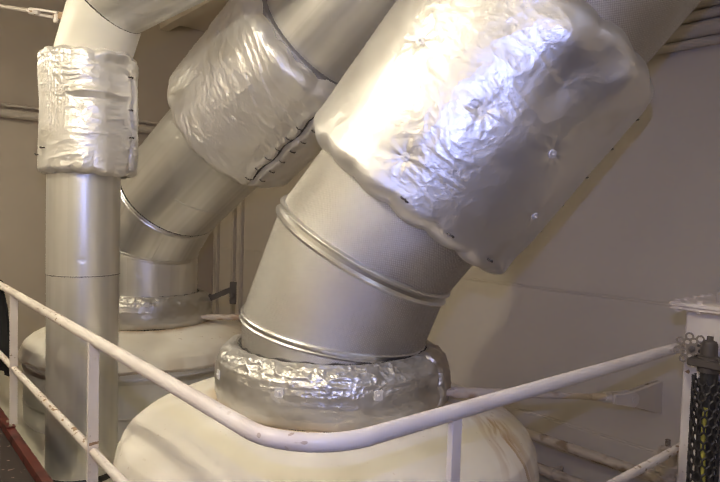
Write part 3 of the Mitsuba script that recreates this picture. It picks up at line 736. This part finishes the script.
# black coat over the rail at the left edge
def coat():
    n, mm = 60, 50
    y = np.linspace(4.615, 5.15, n); s = np.linspace(0, 1, mm)
    P = np.zeros((n, mm, 3))
    for i, yy in enumerate(y):
        for j, q in enumerate(s):
            fold = .014 * math.sin(yy * 38 + 2 * q) + .010 * math.sin(yy * 17 - 3 * q)
            ang = min(q / .1, 1) * PI * .5 + PI * .25
            if q < .12:
                a = PI - q / .12 * PI
                P[i, j] = (RX + .032 * math.cos(a), yy, HR + .032 * math.sin(a))
            else:
                w = (q - .12) / .88
                edge = .018 * math.sin(w * 9) + .05 * (1 - math.exp(-w * 4))
                P[i, j] = (RX + .032 + .035 * w + fold * min(1, w * 4), yy + (4.9 - yy) / .29 * edge * -.35, HR - w * .64)
    front = P; back = P.copy(); back[:, :, 0] -= .012
    m = cat(grid(front), fix(grid(back)))
    e = [front[0], back[0]], [front[-1], back[-1]]
    sides = [grid(np.stack(x, 0)) for x in e] + [grid(np.stack([front[:, 0], back[:, 0]], 0)), grid(np.stack([front[:, -1], back[:, -1]], 0))]
    return cat(m, *sides)
k = obj('coat', coat(), 'black_cloth', smooth=40)
labels[k] = {'label': 'black cloth hanging over the rail at the far left end', 'category': 'cloth'}

# ------------------------------------------------------------------ wall pipes
def wall_pipe(text, a, b, r, clamps=(), mat='pipe_wall_paint', side=(1, 0, 0), gap=.05):
    t = thing('wall_pipe', text, 'pipe')
    a, b = np.asarray(a, float), np.asarray(b, float); side = np.asarray(side, float); d = unit(b - a)
    obj('tube', tube([a, b], r, 18), mat, t)
    for s in clamps:
        p = a + d * s
        obj('clamp', cat(band(p, d, d, r, [(-.002, -.022), (.006, -.020), (.006, .020), (-.002, .022)], 24), bar(p + side * r * .6, p + side * (gap + .004), .044, .03, d if abs(d @ Z) < .5 else (0, 1, 0))), mat, t, smooth=30)
    return t
for z, r, n in ((2.392, .024, 'lowest'), (2.462, .042, 'second from the bottom'), (2.540, .026, 'third from the bottom'), (2.606, .030, 'topmost')):
    wall_pipe('painted pipe high on the long wall, %s of the four' % n, (XW - .055, YN + .2, z), (XW - .055, 6.9, z), r, (1.2, 3.4, 5.6, 7.8), gap=.055)
SE = (0, 1, 0)
wall_pipe('thicker painted pipe along the end wall behind the upright pipe', (-1.6, 7.12, 2.325), (3.3, 7.12, 2.325), .043, (2.94, 1.1, 4.5), side=SE, gap=.08)
wall_pipe('thin painted pipe along the end wall above the thicker one', (-1.6, 7.15, 2.415), (3.3, 7.15, 2.415), .016, (2.84, 1.0, 4.3), side=SE, gap=.05)
wall_pipe('grimy pipe low on the long wall, ending at the valve beside the grey column', (3.45, 1.40, -.035), (3.45, 6.9, -.05), .032, (1.6, 3.5), mat='grimy_paint', gap=.15)
wall_pipe('grimy pipe lying at the foot of the long wall', (3.48, 0.2, -.255), (3.48, 6.9, -.255), .034, (1.9, 4.0), mat='grimy_paint', gap=.12)
t = thing('pipe_valve', 'grimy round pipe fitting at the foot of the wall beside the grey column', 'valve')
vc = np.array([3.45, 1.375, 0])
obj('body', lathe([(0, -.10), (.050, -.10), (.058, -.09), (.058, -.05), (.050, -.045), (.050, -.005), (.040, .0), (.040, .02), (.062, .028), (.062, .06), (.048, .066), (.050, .12), (.044, .15), (.02, .165), (0, .166)], 32, vc), 'grimy_paint', t)
obj('flange', lathe([(0, -.325), (.07, -.325), (.07, -.30), (.035, -.29), (.035, -.095), (0, -.095)], 28, vc), 'grimy_paint', t)
obj('stem', lathe([(0, .16), (.014, .16), (.014, .20), (0, .205)], 12, vc), 'rusty_steel', t)

# ------------------------------------------------------------------ grey column with a bolted cover
CX, CY, CW = 2.722, 1.040, .30
t = thing('vent_column', 'pale grey square column with a bolted cover plate at the right edge', 'column')
obj('shaft', rbox((CX, CY - CW, -.0), (CX + CW, CY, 1.045), .006), 'white_paint', t, smooth=False)
cov = obj('cover_plate', rbox((CX - .058, CY - CW - .05, 1.050), (CX + CW + .05, CY + .045, 1.068), .003), 'white_paint', t, smooth=False)
obj('flange', rbox((CX - .052, CY - CW - .045, 1.036), (CX + CW + .045, CY + .040, 1.0495), .003), 'white_paint', t, smooth=False)
x0, x1, y0, y1 = CX - .032, CX + CW + .025, CY - CW - .025, CY + .022
spots = [(x0 + (x1 - x0) * q, y1) for q in np.linspace(0, 1, 5)] + [(x0, y1 + (y0 - y1) * q) for q in np.linspace(.25, 1, 4)] + [(x0 + (x1 - x0) * q, y0) for q in np.linspace(.25, 1, 4)]
for x, y in spots:
    for zz, ax in ((1.067, Z), (1.037, -Z)):
        key = number(cov + '__bolt'); scene[key] = mikit.ply(hexbolt((x, y, zz), ax, .011, .012), 'white_paint', smooth=False)
obj('cap', lathe([(0, 1.06), (.085, 1.06), (.088, 1.07), (.088, 1.105), (.080, 1.115), (.066, 1.118), (.066, 1.150), (.060, 1.156), (0, 1.156)], 40, (CX + .155, CY - .155, 0)), 'white_paint', t)

# ------------------------------------------------------------------ valve with perforated handwheel above a hose in a wire net
t = thing('hose_valve', 'rusty valve with a perforated handwheel on the face of the grey column', 'valve')
wc = np.array([CX - .062, .985, .882])
hw = [Point(0, 0).buffer(.040, 24)] + [Point(.043 * math.cos(a), .043 * math.sin(a)).buffer(.0135, 12) for a in np.arange(8) * PI / 4 + .2]
hw = unary_union(hw)
for a in np.arange(8) * PI / 4 + .2: hw = hw.difference(Point(.043 * math.cos(a), .043 * math.sin(a)).buffer(.0078, 10))
for a in np.arange(8) * PI / 4 + .6: hw = hw.difference(Point(.026 * math.cos(a), .026 * math.sin(a)).buffer(.0070, 10))
ex_ = unit((0.28, -1, 0))
wn = np.cross(ex_, Z)
plabel(obj('handwheel', plate(affinity.scale(hw, 1.22, 1.22, origin=(0, 0)), .007, wc, ex_, Z), 'wheel_paint', t, smooth=False), 'perforated round handwheel')
obj('hub', lathe([(0, -.05), (.009, -.05), (.009, .004), (.013, .004), (.013, .014), (.006, .016), (0, .016)], 14, wc, wn), 'dark_steel', t)
bc = np.array([CX - .062, .918, 0])
obj('body', lathe([(0, .80), (.042, .80), (.042, .862), (.030, .868), (.030, .915), (.024, .925), (.012, .93), (.012, .945), (0, .947)], 24, bc), 'dark_steel', t)
obj('clamp_block', rbox(bc + [-.052, -.066, .822], bc + [.060, .066, .852], .004), 'dark_steel', t, smooth=False)
obj('bolt', hexbolt(bc + [-.02, -.05, .851], Z, .012, .014), 'dark_steel', t, smooth=False)
obj('neck', bar(wc - wn * .045, bc + [0, 0, .882], .03, .03), 'dark_steel', t, smooth=False)
t = thing('netted_hose', 'dark hose in a black wire net with a yellow rope inside, by the grey column', 'hose')
hc = np.array([CX - .064, .918, 0]); z1, z0 = .821, .012
obj('hose', tube([hc + [.012, 0, z0], hc + [.012, 0, z1]], .034, 20), 'black_steel', t)
rp = [hc + [-.036 + .003 * math.sin(z * 9), -.012 + .004 * math.sin(z * 14), z] for z in np.linspace(z0, .66, 40)]
plabel(obj('rope', tube(rp, .009, 10), 'yellow_rope', t), 'yellow rope')
ncol, pz, RN = 12, .066, .054
nets = []
nrow = int((z1 - z0) / (pz / 2))
def node(i, j): 
    a = (i + .5 * (j % 2)) * 2 * PI / ncol
    return hc + np.array([RN * math.cos(a), RN * math.sin(a), z0 + j * pz / 2])
for j in range(nrow):
    for i in range(ncol):
        p = node(i, j)
        lo, hi = p - Z * pz * .14, p + Z * pz * .14
        nets.append(tube([lo, hi], .0046, 5, cap=False))
        for ii in ((i, i - 1) if j % 2 == 0 else (i, i + 1)):
            q = node(ii, j + 1) if j + 1 <= nrow else None
            if q is not None and j < nrow - 1:
                nets.append(tube([hi, q - Z * pz * .14], .0044, 5, cap=False))
k = obj('wire_net', cat(*nets), 'black_steel', t, smooth=60); plabel(k, 'black wire net')
